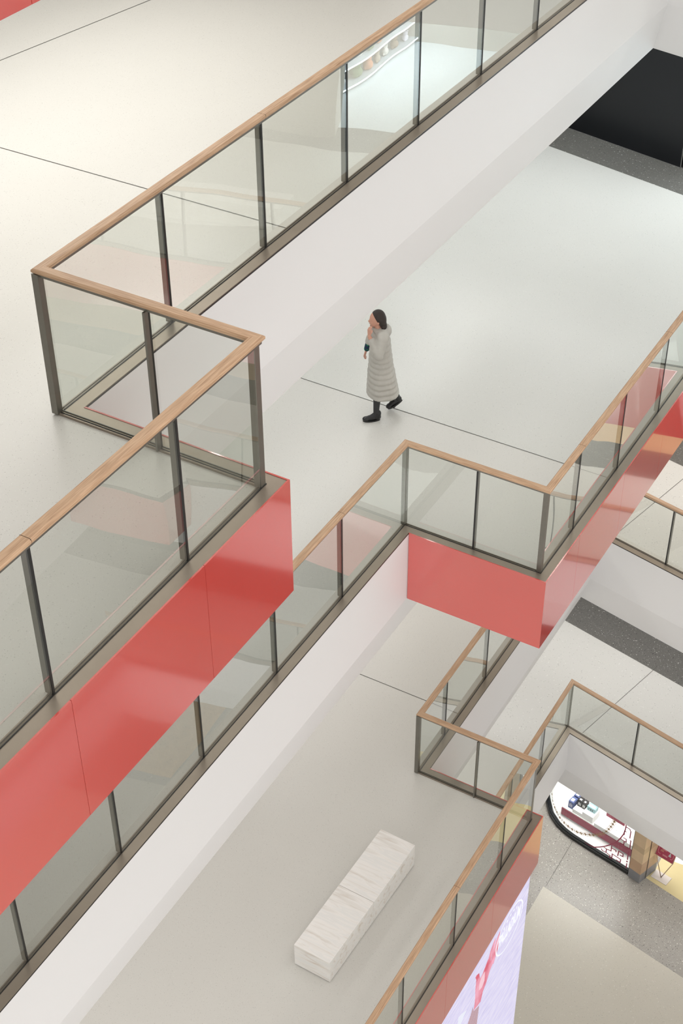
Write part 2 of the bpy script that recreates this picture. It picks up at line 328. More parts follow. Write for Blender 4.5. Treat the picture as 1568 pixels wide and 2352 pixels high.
# ---------------------------------------------------------------- balustrades
def balustrade(L, poly, segs, posts, joints, label, corner_posts, ends=(None, None)):
    z = lev[L]['z']; P = poly[segs[0]]
    t = thing('glass_balustrade', W(P[0], P[1], z-UP), label, 'balustrade', 'oak-railed glass balustrades')
    zr = z+HR
    for i in segs:
        A = Vector(poly[i]); B = Vector(poly[i+1]); Ln = (B-A).length; d = (B-A)/Ln; n = Vector((d.y, -d.x))
        s0 = 0; s1 = Ln; c0 = None; c1 = None
        if i == segs[0] and ends[0] is not None: s0 = ends[0]; c0 = s0
        if i == segs[-1] and ends[1] is not None: s1 = ends[1]; c1 = s1
        ps = sorted([p for p in posts.get(i, []) if s0 < p < s1])
        js = sorted([p for p in joints.get(i, []) if s0 < p < s1])
        # handrail lengths
        e = [c0]+js+[c1]
        for k in range(len(e)-1):
            mb = MB(); t0 = e[k] if k == 0 else e[k]+.002; t1 = e[k+1] if k == len(e)-2 else e[k+1]-.002
            run(mb, poly, i, railprof(zr), t0, t1, uvs=True); mb.build('handrail', MT['wood'], t)
        for j in js:      # dark seam
            mb = MB(); run(mb, poly, i, rect(-.036, .036, zr-.034, zr-.002), j-.002, j+.002); mb.build('seam', MT['gasket'], t)
        # base channel
        mb = MB(); oc = CO-.012
        run(mb, poly, i, rect(-CI, oc, z-.030, z), c0, c1); mb.build('base_channel', MT['bronze'], t)
        mb = MB(); run(mb, poly, i, rect(.010, .017, z, z+.005), c0, c1)
        run(mb, poly, i, rect(-.012, -.006, z, z+.004), c0, c1)
        run(mb, poly, i, rect(oc+.0003, oc+.0018, z-.022, z-.008), c0, c1); mb.build('gasket', MT['gasket'], t)
        mb = MB(); run(mb, poly, i, rect(-.024, .024, zr-.058, zr-.036), c0, c1); mb.build('rail_carrier', MT['post'], t)
        # panes
        e = [s0]+ps+[s1]
        for k in range(len(e)-1):
            a = e[k]+.008; b = e[k+1]-.008
            mb = MB(); run(mb, poly, i, rect(-.005, .009, z+.0005, zr-.040), a, b); mb.build('glass_pane', MT['glass'], t)
        for p in ps:
            mb = MB(); run(mb, poly, i, rect(-.046, -.007, z-.004, zr-.058), p-.008, p+.008)
            po = mb.build('post', MT['post'], t)
            mb = MB(); run(mb, poly, i, rect(-.007, .013, z-.004, zr-.037), p-.0075, p+.0075); mb.build('cover_strip', MT['gasket'], po)
    for k in corner_posts:
        P = Vector(poly[k]); d0 = (P-Vector(poly[k-1])).normalized(); d1 = (Vector(poly[k+1])-P).normalized()
        mb = MB(); c = []
        q = [off(poly, -.040)[k], off(poly, .012)[k]]
        a = Vector(q[0]); b = Vector(q[1])
        pts = [a, None, b, None]
        # the two other corners of the post
        m = (a+b)/2; h = (b-a)/2; pr = Vector((-h.y, h.x))
        foot = [m-h, m-pr, m+h, m+pr]
        c = [W(f.x, f.y, z-.004) for f in foot]; cc = [W(f.x, f.y, zr-.037) for f in foot]
        for j in range(4): mb.face([c[j], c[(j+1) % 4], cc[(j+1) % 4], cc[j]])
        mb.face(c[::-1]); mb.face(cc)
        mb.build('post', MT['post'], t)
    return t
def ks(start, step, n): return [start+step*k for k in range(n)]
# segment parameters are distances along each segment from its first point
rA = real['A']
Lf = YEND['A']-6.443
balustrade('A', rA, [0, 1, 2], {0: ks(5.59-YN-1.29*5, 1.29, 6), 1: [(-4.3758+5.176)], 2: ks(1.317, 1.29, 8)},
           {0: [4.30-YN], 2: [9.075-6.443]},
           'nearest balustrade, stepping round the red-edged corner at upper left', [1, 2], ends=(2.4, None))
balustrade('A', rA, [3], {3: ks(1.3, 1.29, 8)}, {3: [2.6]}, 'end balustrade on the upper floor beyond the top of the photo', [])
balustrade('B', rB, [0, 1, 2, 3], {0: ks(10.21-YN-1.275*7, 1.275, 8), 1: [.84], 2: [.84, 2.10, 3.39], 3: ks(1.3, 1.29, 7)},
           {0: [10.21-YN], 2: [.86, 3.39]},
           'pale oak railed balustrade across the middle, stepping out above the orange-red box', [1, 2, 3], ends=(4.5, None))
rC = real['C']
balustrade('C', rC, [0, 1, 2, 3], {0: ks(11.49-YN-1.3*6, 1.3, 7), 1: [.80], 2: [.76, 2.03, 3.3, 4.6], 3: [1.37+1.3*k for k in range(7)]},
           {0: [10.19-YN]},
           'brown railed balustrade stepping round the notch beside the marble bench and above the screen', [1, 2, 3], ends=(4.5, None))
rD = real['D']
balustrade('D', rD, [0, 1], {0: [18.2145-YN-1.15-1.28*k for k in range(8)], 1: [1.37+1.3*k for k in range(8)]},
           {0: [18.2145-YN-2.45]},
           'lowest balustrade at lower right, turning a corner above the curved shop window', [1], ends=(6, None))
# ---------------------------------------------------------------- ground floor
mb = MB()
gcorner = (-6.21, 18.28); gd = (-.195)
poly_fill(mb, [(-15, YN), (-15, 27), (14, 27), (14, YN)], [], ZG, 0)
poly_fill(mb, [(-6.21, YN), (-6.21, 18.28), (10, 18.28-.195*16.21), (10, YN)], [], ZG+.0015, 1)
for P, Q in (((-6.17, 18.3), (-6.16, 19.62)), ((-15, 15.2), (-6.21, 15.2))):
    P = Vector(P); Q = Vector(Q); d = (Q-P).normalized(); n = Vector((-d.y, d.x))*.004
    poly_fill(mb, [P+n, Q+n, Q-n, P-n], [], ZG+.003, 2)
MT['yellow'] = pmat('yellow_resin_floor', (.66, .56, .31), .35, noise=.04, nscale=3)
MT['tan'] = pmat('inlaid_wood', (.62, .42, .24), .4, noise=.3, nscale=5)
yl = lambda x: 19.49-.226*(x+4.56)
poly_fill(mb, [(-4.62, yl(-4.62)), (2.0, yl(2.0)), (2.0, 20.6), (-4.45, 20.12), (-4.45, 19.75)], [], ZG+.002, 3)
poly_fill(mb, [(-4.45, 20.12), (2.0, 20.6), (2.0, 27), (-4.45, 27)], [], ZG+.002, 5)
poly_fill(mb, [(2.2, 16.9), (3.5, 16.6), (3.5, 19.4), (2.2, 19.4)], [], ZG+.0035, 4)
FOOT = [(-7.2, 20.66), (-7.06, 20.37), (-6.97, 20.23), (-6.81, 20.01), (-6.59, 19.84), (-6.4, 19.75), (-6.21, 19.69), (-5.78, 19.6), (-5.17, 19.49), (-4.88, 19.43)]
MT['shopwhite'] = pmat('white_shop_floor', (.88, .88, .87), .3)
poly_fill(mb, [(p[0], p[1]) for p in FOOT]+[(-4.88, 22), (-7.2, 22)], [], ZG+.003, 5)
struct('floor', mb, [MT['grey_ground'], MT['ground_pale'], MT['joint'], MT['yellow'], MT['tan'], MT['shopwhite']])
# ---------------------------------------------------------------- shell walls
mb = MB(); mb.box((-15.2, YN, ZG), (-15, 27, 6)); struct('wall_left', mb, [MT['ceil']])
mb = MB(); mb.box((14, YN, ZG), (14.2, 27, 6)); struct('wall_right', mb, [MT['ceil']])
mb = MB(); mb.box((-15.2, 27, ZG), (14.2, 27.2, 6)); struct('wall_back', mb, [MT['ceil']])
mb = MB(); mb.box((-15.2, YN-.2, ZG), (14.2, YN, 6)); struct('wall_front', mb, [MT['ceil']])
mb = MB(); mb.box((-15.2, YN-.2, 6), (14.2, 27.2, 6.2)); struct('ceiling', mb, [MT['ceil']])
# black hoarding on the middle floor and below
def wprism(mb, x0, x1, P0, z0, z1, depth, mi=0):
    a = Vector(wline(x0, *P0)); b = Vector(wline(x1, *P0)); n = Vector((-WD.y, WD.x))*depth
    c = [W(q.x, q.y, zz) for q in (a, a+n) for zz in (z0, z1)]+[W(q.x, q.y, zz) for q in (b, b+n) for zz in (z0, z1)]
    mb.hexa(c, mi)
zB = lev['B']['z']-UP; BW = (-8.46, 21.685)
mb = MB(); wprism(mb, -14.9, -6.452, BW, zB, lev['A']['z']-BZ-.02, .2)
o = mb.build('shop_hoarding', [MT['black']]); tag(o, 'matt black hoarding wall at the upper right behind the grey terrazzo strip', 'wall')
mb = MB(); wprism(mb, -6.452, -6.436, (BW[0], BW[1]-.004), zB, lev['A']['z']-BZ-.02, .2)
f = mb.build('door_frame', [MT['steel']])
tag(f, 'slim steel frame at the right end of the black hoarding', 'frame')
mb = MB(); wprism(mb, -6.434, -6.414, (BW[0], BW[1]+.03), zB, lev['A']['z']-BZ-.02, .2, 0); wprism(mb, -6.412, -6.0, BW, zB, lev['A']['z']-BZ-.02, .3, 1)
o = mb.build('portal_pillar', [MT['black'], MT['darkframe']]); tag(o, 'dark bronze shop portal at the right edge of the photo, right of the black hoarding', 'portal')
zD = lev['D']['z']-UP
mb = MB(); wprism(mb, -14.9, 12, (-7.27, 21.50), zD, lev['C']['z']-BZ-.02, .2)
o = mb.build('shop_hoarding', [MT['black']]); tag(o, 'black wall of which only a thin base line shows under the white fascia at right', 'wall')
# grey curved shop wall and lit shelf seen mirrored in the glass
mb = MB(); MT['beige'] = pmat('beige_plaster', (.50, .48, .43), .6)
pts = [(-.45, 19.62), (-.1, 19.45), (.5, 19.35), (1.4, 19.2), (6, 18.2), (6, 18.9), (.85, 20.3), (.4, 20.3), (-.2, 20.2)]
for k in range(len(pts)):
    a = pts[k]; b = pts[(k+1) % len(pts)]; mb.face([W(*a, zB), W(*b, zB), W(*b, zB+3), W(*a, zB+3)])
struct('wall_shop', mb, [MT['beige']])
mb = MB(); wprism(mb, -6.0, 14, (-6, 25.0), zB, zB+3.0, .1); struct('wall_shop', mb, [MT['beige']])
# shelf unit with small goods, inside the bright shop
sh = thing('display_shelf', W(.62, 21.0, zB), 'lit white shelving full of small goods, mirrored in the upper glass', 'shelf')
MT['shelf'] = pmat('shelf_white', (.55, .60, .64), .4)
MT['ledstrip'] = pmat('led_strip', (.8, .8, .8), .5, emit=(.82, .93, 1), es=5)
for k in range(4):
    mb = MB(); mb.box((.25, 20.8, zB+.06+.36*k), (.75, 24.2, zB+.09+.36*k)); bo = mb.build('shelf_board', MT['shelf'], sh)
    mb = MB(); mb.box((.245, 20.85, zB+.062+.36*k), (.25, 24.15, zB+.088+.36*k)); mb.build('light_strip', MT['ledstrip'], bo)
mb = MB(); mb.box((.75, 20.8, zB), (.79, 24.2, zB+2.1)); mb.build('back_panel', MT['beige'], sh)
mb = MB(); mb.box((.30, 20.8, zB), (.75, 24.2, zB+.05)); mb.build('plinth', MT['shelf'], sh)
toycols = [(.9, .9, .88), (.35, .25, .18), (.8, .35, .2), (.15, .35, .7), (.9, .85, .8), (.2, .3, .15), (.85, .8, .9), (.6, .5, .4)]
tm = [pmat('toy_%s' % n, c, .7) for n, c in zip(('white', 'brown', 'orange', 'blue', 'cream', 'green', 'lilac', 'tan'), toycols)]
def toy(seed):
    mb = MB(); r = .07+.02*(seed % 3)
    bm = bmesh.new()
    for (c, q) in (((0, 0, r), r), ((0, 0, r*2.3), r*.72), ((r*.5, 0, r*2.95), r*.3), ((-r*.5, 0, r*2.95), r*.3), ((0, r*.7, r*.5), r*.4), ((0, -r*.7, r*.5), r*.4)):
        mm = Matrix.Translation(c)
        bmesh.ops.create_icosphere(bm, subdivisions=2, radius=q, matrix=mm)
    me = bpy.data.meshes.new('plush_toy'); bm.to_mesh(me); bm.free()
    for f in me.polygons: f.use_smooth = True
    return me
tmesh = []
for k in range(8):
    me = toy(k); me.materials.append(tm[k]); tmesh.append(me)
names8 = ['white', 'brown', 'orange', 'blue', 'cream', 'green', 'lilac', 'tan']
tiers = ['bottom', 'second', 'third', 'top']
for k in range(4):
    for j in range(8):
        i = (k*3+j*5) % 8
        o = bpy.data.objects.new('plush_toy', tmesh[i]); C.objects.link(o)
        o.location = W(.40, 21.15+j*.37+.05*(k % 2), zB+.09+.36*k); o.rotation_euler = (0, 0, random.uniform(-.5, .5)+math.pi)
        tag(o, '%s plush toy on the %s shelf of the mirrored shop display' % (names8[i], tiers[k]), 'toy', 'plush toys on the lit shelves')
# ---------------------------------------------------------------- benches
MT['marble'] = None
m, t, b = newmat('veined_marble'); N = t.nodes; Lk = t.links
tc = N.new('ShaderNodeTexCoord'); mp = N.new('ShaderNodeMapping'); mp.inputs['Scale'].default_value = (.8, 6, 6); mp.inputs['Rotation'].default_value = (0, 0, math.radians(14))
Lk.new(tc.outputs['Object'], mp.inputs[0]); nz = N.new('ShaderNodeTexNoise'); nz.inputs['Scale'].default_value = 2.2; nz.inputs['Detail'].default_value = 7; nz.inputs['Distortion'].default_value = .6
Lk.new(mp.outputs[0], nz.inputs['Vector'])
cr = N.new('ShaderNodeValToRGB'); E_ = cr.color_ramp.elements
E_[0].position = .30; E_[0].color = (.68, .60, .53, 1); E_[1].position = .72; E_[1].color = (.88, .86, .83, 1)
e = E_.new(.40); e.color = (.80, .77, .73, 1); e = E_.new(.5); e.color = (.89, .865, .835, 1); e = E_.new(.6); e.color = (.83, .82, .80, 1)
Lk.new(nz.outputs['Fac'], cr.inputs[0]); Lk.new(cr.outputs[0], b.inputs['Base Color']); b.inputs['Roughness'].default_value = .3
MT['marble'] = m
def bench(cx, cy, z, L=1.005, wd=.495, h=.385, rz=0, label='', group=None):
    mb = MB(); x = wd*S/2-.001; y = L*S/2-.0012; hh = h*S
    c = [Vector((sx*x, sy*y, zz)) for sx in (-1, 1) for sy in (-1, 1) for zz in (.012, hh)]
    mb.hexa(c)
    o = mb.build('marble_bench', MT['marble'], bevel=.004)
    mb2 = MB(); c = [Vector((sx*(x-.02), sy*(y-.015), zz)) for sx in (-1, 1) for sy in (-1, 1) for zz in (0, .014)]; mb2.hexa(c)
    f = mb2.build('plinth', MT['gasket']); f.parent = o
    o.location = W(cx, cy, z); o.rotation_euler = (0, 0, rz); tag(o, label, 'bench', group); return o
zC = lev['C']['z']-UP
ang = math.radians(-1.4)
bench(-5.745, 9.515, zC, rz=ang, label='near half of the veined white marble block bench on the lower floor')
bench(-5.72, 10.522, zC, rz=ang, label='far half of the veined white marble block bench, nearer the notch')
bench(-.35, 16.5, zB, L=1.9, wd=.5, rz=math.radians(77), label='marble bench on the middle floor, mirrored in the upper left glass')
# ---------------------------------------------------------------- video screen under the lower cladding
XS = -4.4958+CO-.03
def scr(y, z, dx=0): return W(XS+dx, y, z)
m, t, b = newmat('screen_image'); N = t.nodes; Lk = t.links
tc = N.new('ShaderNodeTexCoord'); mp = N.new('ShaderNodeMapping'); mp.inputs['Rotation'].default_value = (math.radians(38), 0, 0); mp.inputs['Scale'].default_value = (1, 1.2, 14)
Lk.new(tc.outputs['Object'], mp.inputs[0]); nz = N.new('ShaderNodeTexNoise'); nz.inputs['Scale'].default_value = 3; nz.inputs['Detail'].default_value = 6
Lk.new(mp.outputs[0], nz.inputs['Vector']); cr = N.new('ShaderNodeValToRGB'); cr.color_ramp.elements[0].position = .3; cr.color_ramp.elements[0].color = (.60, .56, .83, 1); cr.color_ramp.elements[1].position = .66; cr.color_ramp.elements[1].color = (.86, .82, 1, 1)
Lk.new(nz.outputs['Fac'], cr.inputs[0]); b.inputs['Base Color'].default_value = (.02, .02, .02, 1); Lk.new(cr.outputs[0], b.inputs['Emission Color']); b.inputs['Emission Strength'].default_value = .92; b.inputs['Roughness'].default_value = .5
MT['screen'] = m
def em(n, c, s=.9): return pmat(n, (.02, .02, .02), .5, emit=c, es=s)
ZS0 = lev['C']['z']-G-.004; ZS1 = ZG+1.2
led = thing('video_screen', W(XS, 12.366, ZS1), 'large lilac video screen showing a pink raised hand and a round white logo', 'screen')
mb = MB(); mb.box((XS-.10, 3.0, ZS1), (XS-.004, 12.366, ZS0)); mb.build('casing', MT['darkframe'], led)
mb = MB(); mb.face([scr(3.0, ZS1), scr(12.366, ZS1), scr(12.366, ZS0), scr(3.0, ZS0)]); disp = mb.build('display', MT['screen'], led)
def flat(name, pts, mat, dx, parent):
    mb = MB()
    for tr in tessellate_polygon([[Vector((p[0], p[1], 0)) for p in pts]]):
        mb.face([scr(*pts[k], dx) for k in tr])
    return mb.build(name, mat, parent)
m, t, b = newmat('hand_image'); N = t.nodes; Lk = t.links
tc = N.new('ShaderNodeTexCoord'); nz = N.new('ShaderNodeTexNoise'); nz.inputs['Scale'].default_value = 3.5; nz.inputs['Detail'].default_value = 3; Lk.new(tc.outputs['Object'], nz.inputs['Vector'])
cr = N.new('ShaderNodeValToRGB'); cr.color_ramp.elements[0].position = .35; cr.color_ramp.elements[0].color = (.72, .09, .16, 1); cr.color_ramp.elements[1].position = .68; cr.color_ramp.elements[1].color = (.93, .42, .55, 1)
Lk.new(nz.outputs['Fac'], cr.inputs[0]); Lk.new(cr.outputs[0], b.inputs['Emission Color']); b.inputs['Emission Strength'].default_value = .9; b.inputs['Base Color'].default_value = (.02, .02, .02, 1)
HANDM = m
F1 = [(11.317, -16.796), (11.322, -16.896), (11.26, -17.037), (11.208, -17.192), (11.129, -17.074), (11.176, -16.933), (11.238, -16.869)]
F2 = [(11.458, -16.827), (11.448, -16.984), (11.389, -17.13), (11.314, -17.305), (11.224, -17.211), (11.26, -17.037), (11.358, -16.893)]
F3 = [(11.451, -17.053), (11.431, -17.201), (11.39, -17.284), (11.326, -17.397), (11.26, -17.296), (11.319, -17.196), (11.385, -17.096)]
PALM = [(11.125, -17.04), (11.198, -17.16), (11.315, -17.316), (11.302, -17.367), (11.226, -17.406), (11.136, -17.563), (11.037, -17.662), (10.992, -17.819), (10.781, -17.745), (10.794, -17.582), (10.789, -17.398), (10.776, -17.263), (10.783, -17.064), (10.745, -16.964), (10.779, -16.955), (10.861, -17.012), (10.88, -17.094), (10.912, -17.194), (10.973, -17.179), (11.027, -17.132)]
for nm, pp in (('finger_picture', F1), ('finger_picture', F2), ('finger_picture', F3), ('palm_picture', PALM)): flat(nm, pp, HANDM, .0015, led)
flat('palm_highlight', [(11.05, -17.213), (10.948, -17.218), (10.895, -17.314), (10.897, -17.443), (10.994, -17.499), (11.063, -17.433)], em('palm_pale', (.96, .62, .70)), .0022, led)
SLEEVE = [(10.957, -17.857), (10.783, -17.759), (10.744, -17.612), (10.686, -17.726), (10.611, -17.824), (10.516, -17.926), (10.892, -18.441), (10.93, -18.257), (10.941, -18.057)]
m, t, b = newmat('sleeve_image'); N = t.nodes; Lk = t.links
tc = N.new('ShaderNodeTexCoord'); wv = N.new('ShaderNodeTexWave'); wv.inputs['Scale'].default_value = 14; wv.bands_direction = 'Y'; wv.inputs['Distortion'].default_value = 3; Lk.new(tc.outputs['Object'], wv.inputs['Vector'])
cr = N.new('ShaderNodeValToRGB'); cr.color_ramp.elements[0].color = (.40, .08, .12, 1); cr.color_ramp.elements[1].color = (.80, .70, .78, 1); Lk.new(wv.outputs['Fac'], cr.inputs[0]); Lk.new(cr.outputs[0], b.inputs['Emission Color']); b.inputs['Emission Strength'].default_value = .8; b.inputs['Base Color'].default_value = (.02, .02, .02, 1)
flat('sleeve_picture', SLEEVE, m, .0015, led)
flat('petal_picture', [(10.548, -17.423), (10.385, -17.288), (10.29, -17.243), (10.291, -17.391), (10.231, -17.534), (10.344, -17.689), (10.39, -17.525), (10.476, -17.454)], em('petal_white', (.86, .88, 1)), .0015, led)
RING = [(12.047, -16.846), (12.172, -16.991), (12.208, -17.143), (12.177, -17.376), (12.044, -17.555), (11.825, -17.613), (11.61, -17.527), (11.46, -17.396), (11.385, -17.248), (11.386, -17.09), (11.444, -16.957), (11.562, -16.865), (11.73, -16.818), (11.903, -16.788)]
LW = em('logo_white', (.92, .94, 1), 1.0)
cy = sum(p[0] for p in RING)/len(RING); cz = sum(p[1] for p in RING)/len(RING)
def ellipse(a, b, rot, n=48): return [(cy+a*math.cos(k*2*math.pi/n)*math.cos(rot)-b*math.sin(k*2*math.pi/n)*math.sin(rot), cz+a*math.cos(k*2*math.pi/n)*math.sin(rot)+b*math.sin(k*2*math.pi/n)*math.cos(rot)) for k in range(n)]
mb = MB(); ro = -.12; e0 = ellipse(.425, .385, ro); e1 = ellipse(.395, .365, ro)
for k in range(48):
    j = (k+1) % 48; mb.face([scr(*e0[k], .002), scr(*e0[j], .002), scr(*e1[j], .002), scr(*e1[k], .002)])
mb.build('logo_ring', LW, led)
def text_on(txt, y0, z0, size, name, mat, parent, plane=None, sx=1.0, align='CENTER', rot=0, bold=.0):
    cu = bpy.data.curves.new(name, 'FONT'); cu.body = txt; cu.size = size*S; cu.offset = bold; cu.align_x = align; cu.align_y = 'CENTER'
    tmp = bpy.data.objects.new(name+'_tmp', cu); C.objects.link(tmp)
    dg = bpy.context.evaluated_depsgraph_get(); me = bpy.data.meshes.new_from_object(tmp.evaluated_get(dg))
    bpy.data.objects.remove(tmp); bpy.data.curves.remove(cu)
    me.materials.clear(); me.materials.append(mat)
    o = bpy.data.objects.new(name, me); C.objects.link(o)
    cr_, sr_ = math.cos(rot), math.sin(rot)
    for v in me.vertices:
        x, y = v.co.x*sx, v.co.y; x, y = x*cr_-y*sr_, x*sr_+y*cr_
        if plane is None: v.co = scr(y0+x/S, z0+y/S, .003)
        else: v.co = plane(x, y)
    o.parent = parent; o.matrix_parent_inverse = Matrix.Translation(-Vector(parent.location)) if parent.type == 'EMPTY' else Matrix()
    return o
text_on('PALLADIUM', cy, cz+.015, .33, 'logo_lettering', LW, led, sx=.40, rot=-.10, bold=.012)
for k in range(7):
    a = math.radians(150-20*k); text_on('•', cy+.30*math.cos(a), cz+.27*math.sin(a), .17, 'logo_dot', LW, led)
text_on('— ESTD —', cy-.01, cz-.20, .075, 'logo_lettering', LW, led, rot=-.1)
# ---------------------------------------------------------------- curved shop window on the ground floor
MT['shopglass'] = glassmat('shop_glass', (.97, .98, .98), gain=.8)
MT['burg'] = pmat('burgundy_vinyl', (.28, .02, .06), .45); MT['gold'] = pmat('gold_vinyl', (.36, .24, .13), .4, .2)
sw = thing('shop_window', W(-5.8, 19.6, ZG), 'curved glass shop window with black base and gold and burgundy ornament', 'shop window')
FP = [Vector(p) for p in FOOT]
acc = [0]
for a, b2 in zip(FP, FP[1:]): acc.append(acc[-1]+(b2-a).length)
def onfoot(s, o=0.0):
    s = max(0, min(acc[-1]-1e-6, s))
    for k in range(len(FP)-1):
        if acc[k] <= s <= acc[k+1]:
            d = (FP[k+1]-FP[k]).normalized(); n = Vector((d.y, -d.x)); P = FP[k]+d*(s-acc[k])+n*o; return P
def curve_strip(mb, o0, o1, z0, z1, s0=0, s1=None, n=40, mi=0):
    s1 = acc[-1] if s1 is None else s1
    for k in range(n):
        a = s0+(s1-s0)*k/n; b = s0+(s1-s0)*(k+1)/n
        c = [W(*onfoot(s, o), ZG+zz) for s in (a, b) for o in (o0, o1) for zz in (z0, z1)]
        mb.hexa(c, mi)
mb = MB(); curve_strip(mb, -.045, .055, 0, .075); mb.build('base', MT['gasket'], sw, weld=True)
mb = MB(); curve_strip(mb, -.02, .03, .075, .095); mb.build('base_trim', MT['black'], sw)
mb = MB(); curve_strip(mb, -.004, .004, .095, 2.9, 0, 1.22); mb.build('glass_pane', MT['shopglass'], sw)
mb = MB(); curve_strip(mb, -.004, .004, .095, 2.9, 1.226, None); mb.build('glass_pane', MT['shopglass'], sw)
mb = MB(); q = onfoot(acc[-1]); mb.box((q.x-.012, q.y-.03, ZG), (q.x+.02, q.y+.05, ZG+3.0)); mb.build('frame_post', MT['gasket'], sw)
def stroke(mb, pts, w, o=.008):
    for a, b in zip(pts, pts[1:]):
        A = Vector(a); B = Vector(b); d = (B-A)
        if d.length < 1e-4: continue
        d.normalize(); n = Vector((-d.y, d.x))*w/2; A2 = A-d*w/2; B2 = B+d*w/2
        segs = max(1, int((B2-A2).length/.06))
        for k in range(segs):
            P = A2+(B2-A2)*k/segs; Q = A2+(B2-A2)*(k+1)/segs
            mb.face([W(*onfoot(r.x, o), ZG+r.y) for r in (P+n, Q+n, Q-n, P-n)])
GOLD = [(0.55, .66), (0.62, 0.539), (0.708, 0.453), (0.825, 0.36), (0.978, 0.303), (1.103, 0.26), (1.243, 0.243), (1.393, 0.238), (1.519, 0.25), (1.663, 0.299), (1.815, 0.388), (1.938, 0.479), (2.056, 0.59), (2.146, 0.712), (2.218, 0.862), (2.276, 1.018), (2.316, 1.166), (2.329, 1.26)]
BURG = [(1.749, 0.09), (1.854, 0.10), (1.978, 0.133), (2.098, 0.235), (2.215, 0.355), (2.327, 0.497), (2.426, 0.644), (2.505, 0.827), (2.56, 1.006), (2.579, 1.156), (2.581, 1.241), (2.57, 1.5)]
mb = MB()
def rib(pts, off_): 
    out = []
    for k, p in enumerate(pts):
        a = Vector(pts[max(0, k-1)]); b = Vector(pts[min(len(pts)-1, k+1)]); d = (b-a).normalized(); out.append(Vector(p)+Vector((-d.y, d.x))*off_)
    return out
stroke(mb, rib(GOLD, .040), .006); stroke(mb, rib(GOLD, -.040), .006)
tot = 0
for a, b in zip(GOLD, GOLD[1:]):
    A = Vector(a); B = Vector(b); Ls = (B-A).length; nn = max(1, round(Ls/.060)); d = (B-A).normalized(); n = Vector((-d.y, d.x))
    for k in range(nn):
        c = A+(B-A)*(k+.5)/nn; r = .036 if tot % 2 == 0 else .018; tot += 1
        q = [c+d*r, c+n*r, c-d*r, c-n*r]
        if r > .02: mb.face([W(*onfoot(p.x, .008), ZG+p.y) for p in q])
        else: stroke(mb, q+[q[0]], .010)
mb.build('gold_chain_ornament', MT['gold'], sw, weld=False)
mb = MB(); stroke(mb, BURG, .024)
FRET = [[(2.141, 0.208), (2.164, 0.175), (2.248, 0.19), (2.248, 0.295), (2.195, 0.304)], [(2.248, 0.19), (2.348, 0.168), (2.34, 0.1)], [(2.248, 0.295), (2.35, 0.316), (2.349, 0.48)], [(2.358, 0.409), (2.454, 0.418), (2.459, 0.379)], [(2.389, 0.1), (2.39, 0.254), (2.587, 0.243), (2.585, 0.154), (2.5, 0.152)], [(2.508, 0.297), (2.516, 0.442), (2.62, 0.443), (2.624, 0.361), (2.566, 0.355)], [(2.453, 0.632), (2.673, 0.634), (2.74, 0.715), (2.735, 0.897)], [(2.521, 0.704), (2.599, 0.708), (2.597, 0.818), (2.505, 0.827)], [(2.597, 0.818), (2.641, 0.828), (2.631, 0.905), (2.574, 0.9)], [(2.573, 1.001), (2.567, 1.097), (2.598, 1.105)], [(2.581, 1.241), (2.671, 1.239), (2.703, 1.19), (2.703, 1.0)], [(2.734, 0.12), (2.732, 0.235)], [(2.729, 0.362), (2.724, 0.598)]]
for l in FRET: stroke(mb, l, .023)
for (s, zz) in ((2.728, .30), (2.733, .93)):
    mb.face([W(*onfoot(s+a, .008), ZG+zz+b) for a, b in ((.022, 0), (0, .03), (-.022, 0), (0, -.03))])
curve_pts = [(2.70+.022*math.cos(a*math.pi/8), .69+.028*math.sin(a*math.pi/8)) for a in range(17)]; stroke(mb, curve_pts, .008)
mb.build('burgundy_fret_ornament', MT['burg'], sw, weld=False)
# display stands behind the glass
MT['dwhite'] = pmat('display_white', (.86, .86, .85), .4); MT['dgrey'] = pmat('display_grey', (.45, .46, .46), .5)
PD = Vector((1.62, -.31)).normalized(); PN = Vector((-PD.y, PD.x)); P0 = Vector((-6.65, 20.11))
def dbox(mb, s0, s1, n0, n1, z0, z1, mi=0):
    c = [W(*(P0+PD*s+PN*n), ZG+zz) for s in (s0, s1) for n in (n0, n1) for zz in (z0, z1)]
    mb.hexa(c, mi)
pl = thing('display_plinth', W(P0.x, P0.y, ZG), 'long white display plinth with burgundy front behind the shop glass', 'plinth')
mb = MB(); dbox(mb, 0, 1.70, 0.01, .46, 0.003, .045); mb.build('toe_kick', MT['dgrey'], pl)
mb = MB(); dbox(mb, 0, 1.70, 0, .012, .045, .235); mb.build('front_panel', MT['burg'], pl)
mb = MB(); dbox(mb, 0, 1.70, .012, .46, .045, .26); mb.build('top', MT['dwhite'], pl)
mb = MB(); dbox(mb, .78, 1.68, .004, .30, .26, .36)
pb = mb.build('studded_board', MT['dwhite'], pl)
for a in range(5):
    for c_ in range(3):
        mb = MB(); ctr = P0+PD*(.86+.18*a)+PN*(.05+.095*c_); mb.cyl(W(*ctr, ZG+.36), W(*ctr, ZG+.372), .022, n=14); mb.build('stud', MT['dwhite'], pb, smooth=False)
st = thing('display_step', W(*(P0+PD*.26), ZG+.26), 'pale grey stepped block standing on the long white plinth', 'step')
mb = MB(); dbox(mb, .24, .47, .03, .30, .26, .36); mb.build('low_step', MT['dwhite'], st)
mb = MB(); dbox(mb, .47, .72, .03, .30, .26, .44); mb.build('high_step', MT['dwhite'], st)
bp_ = MB(); dbox(bp_, .82, 1.25, .40, .42, .26, .60); o = bp_.build('display_board', MT['burg']); tag(o, 'burgundy upright board at the back of the long plinth', 'board')
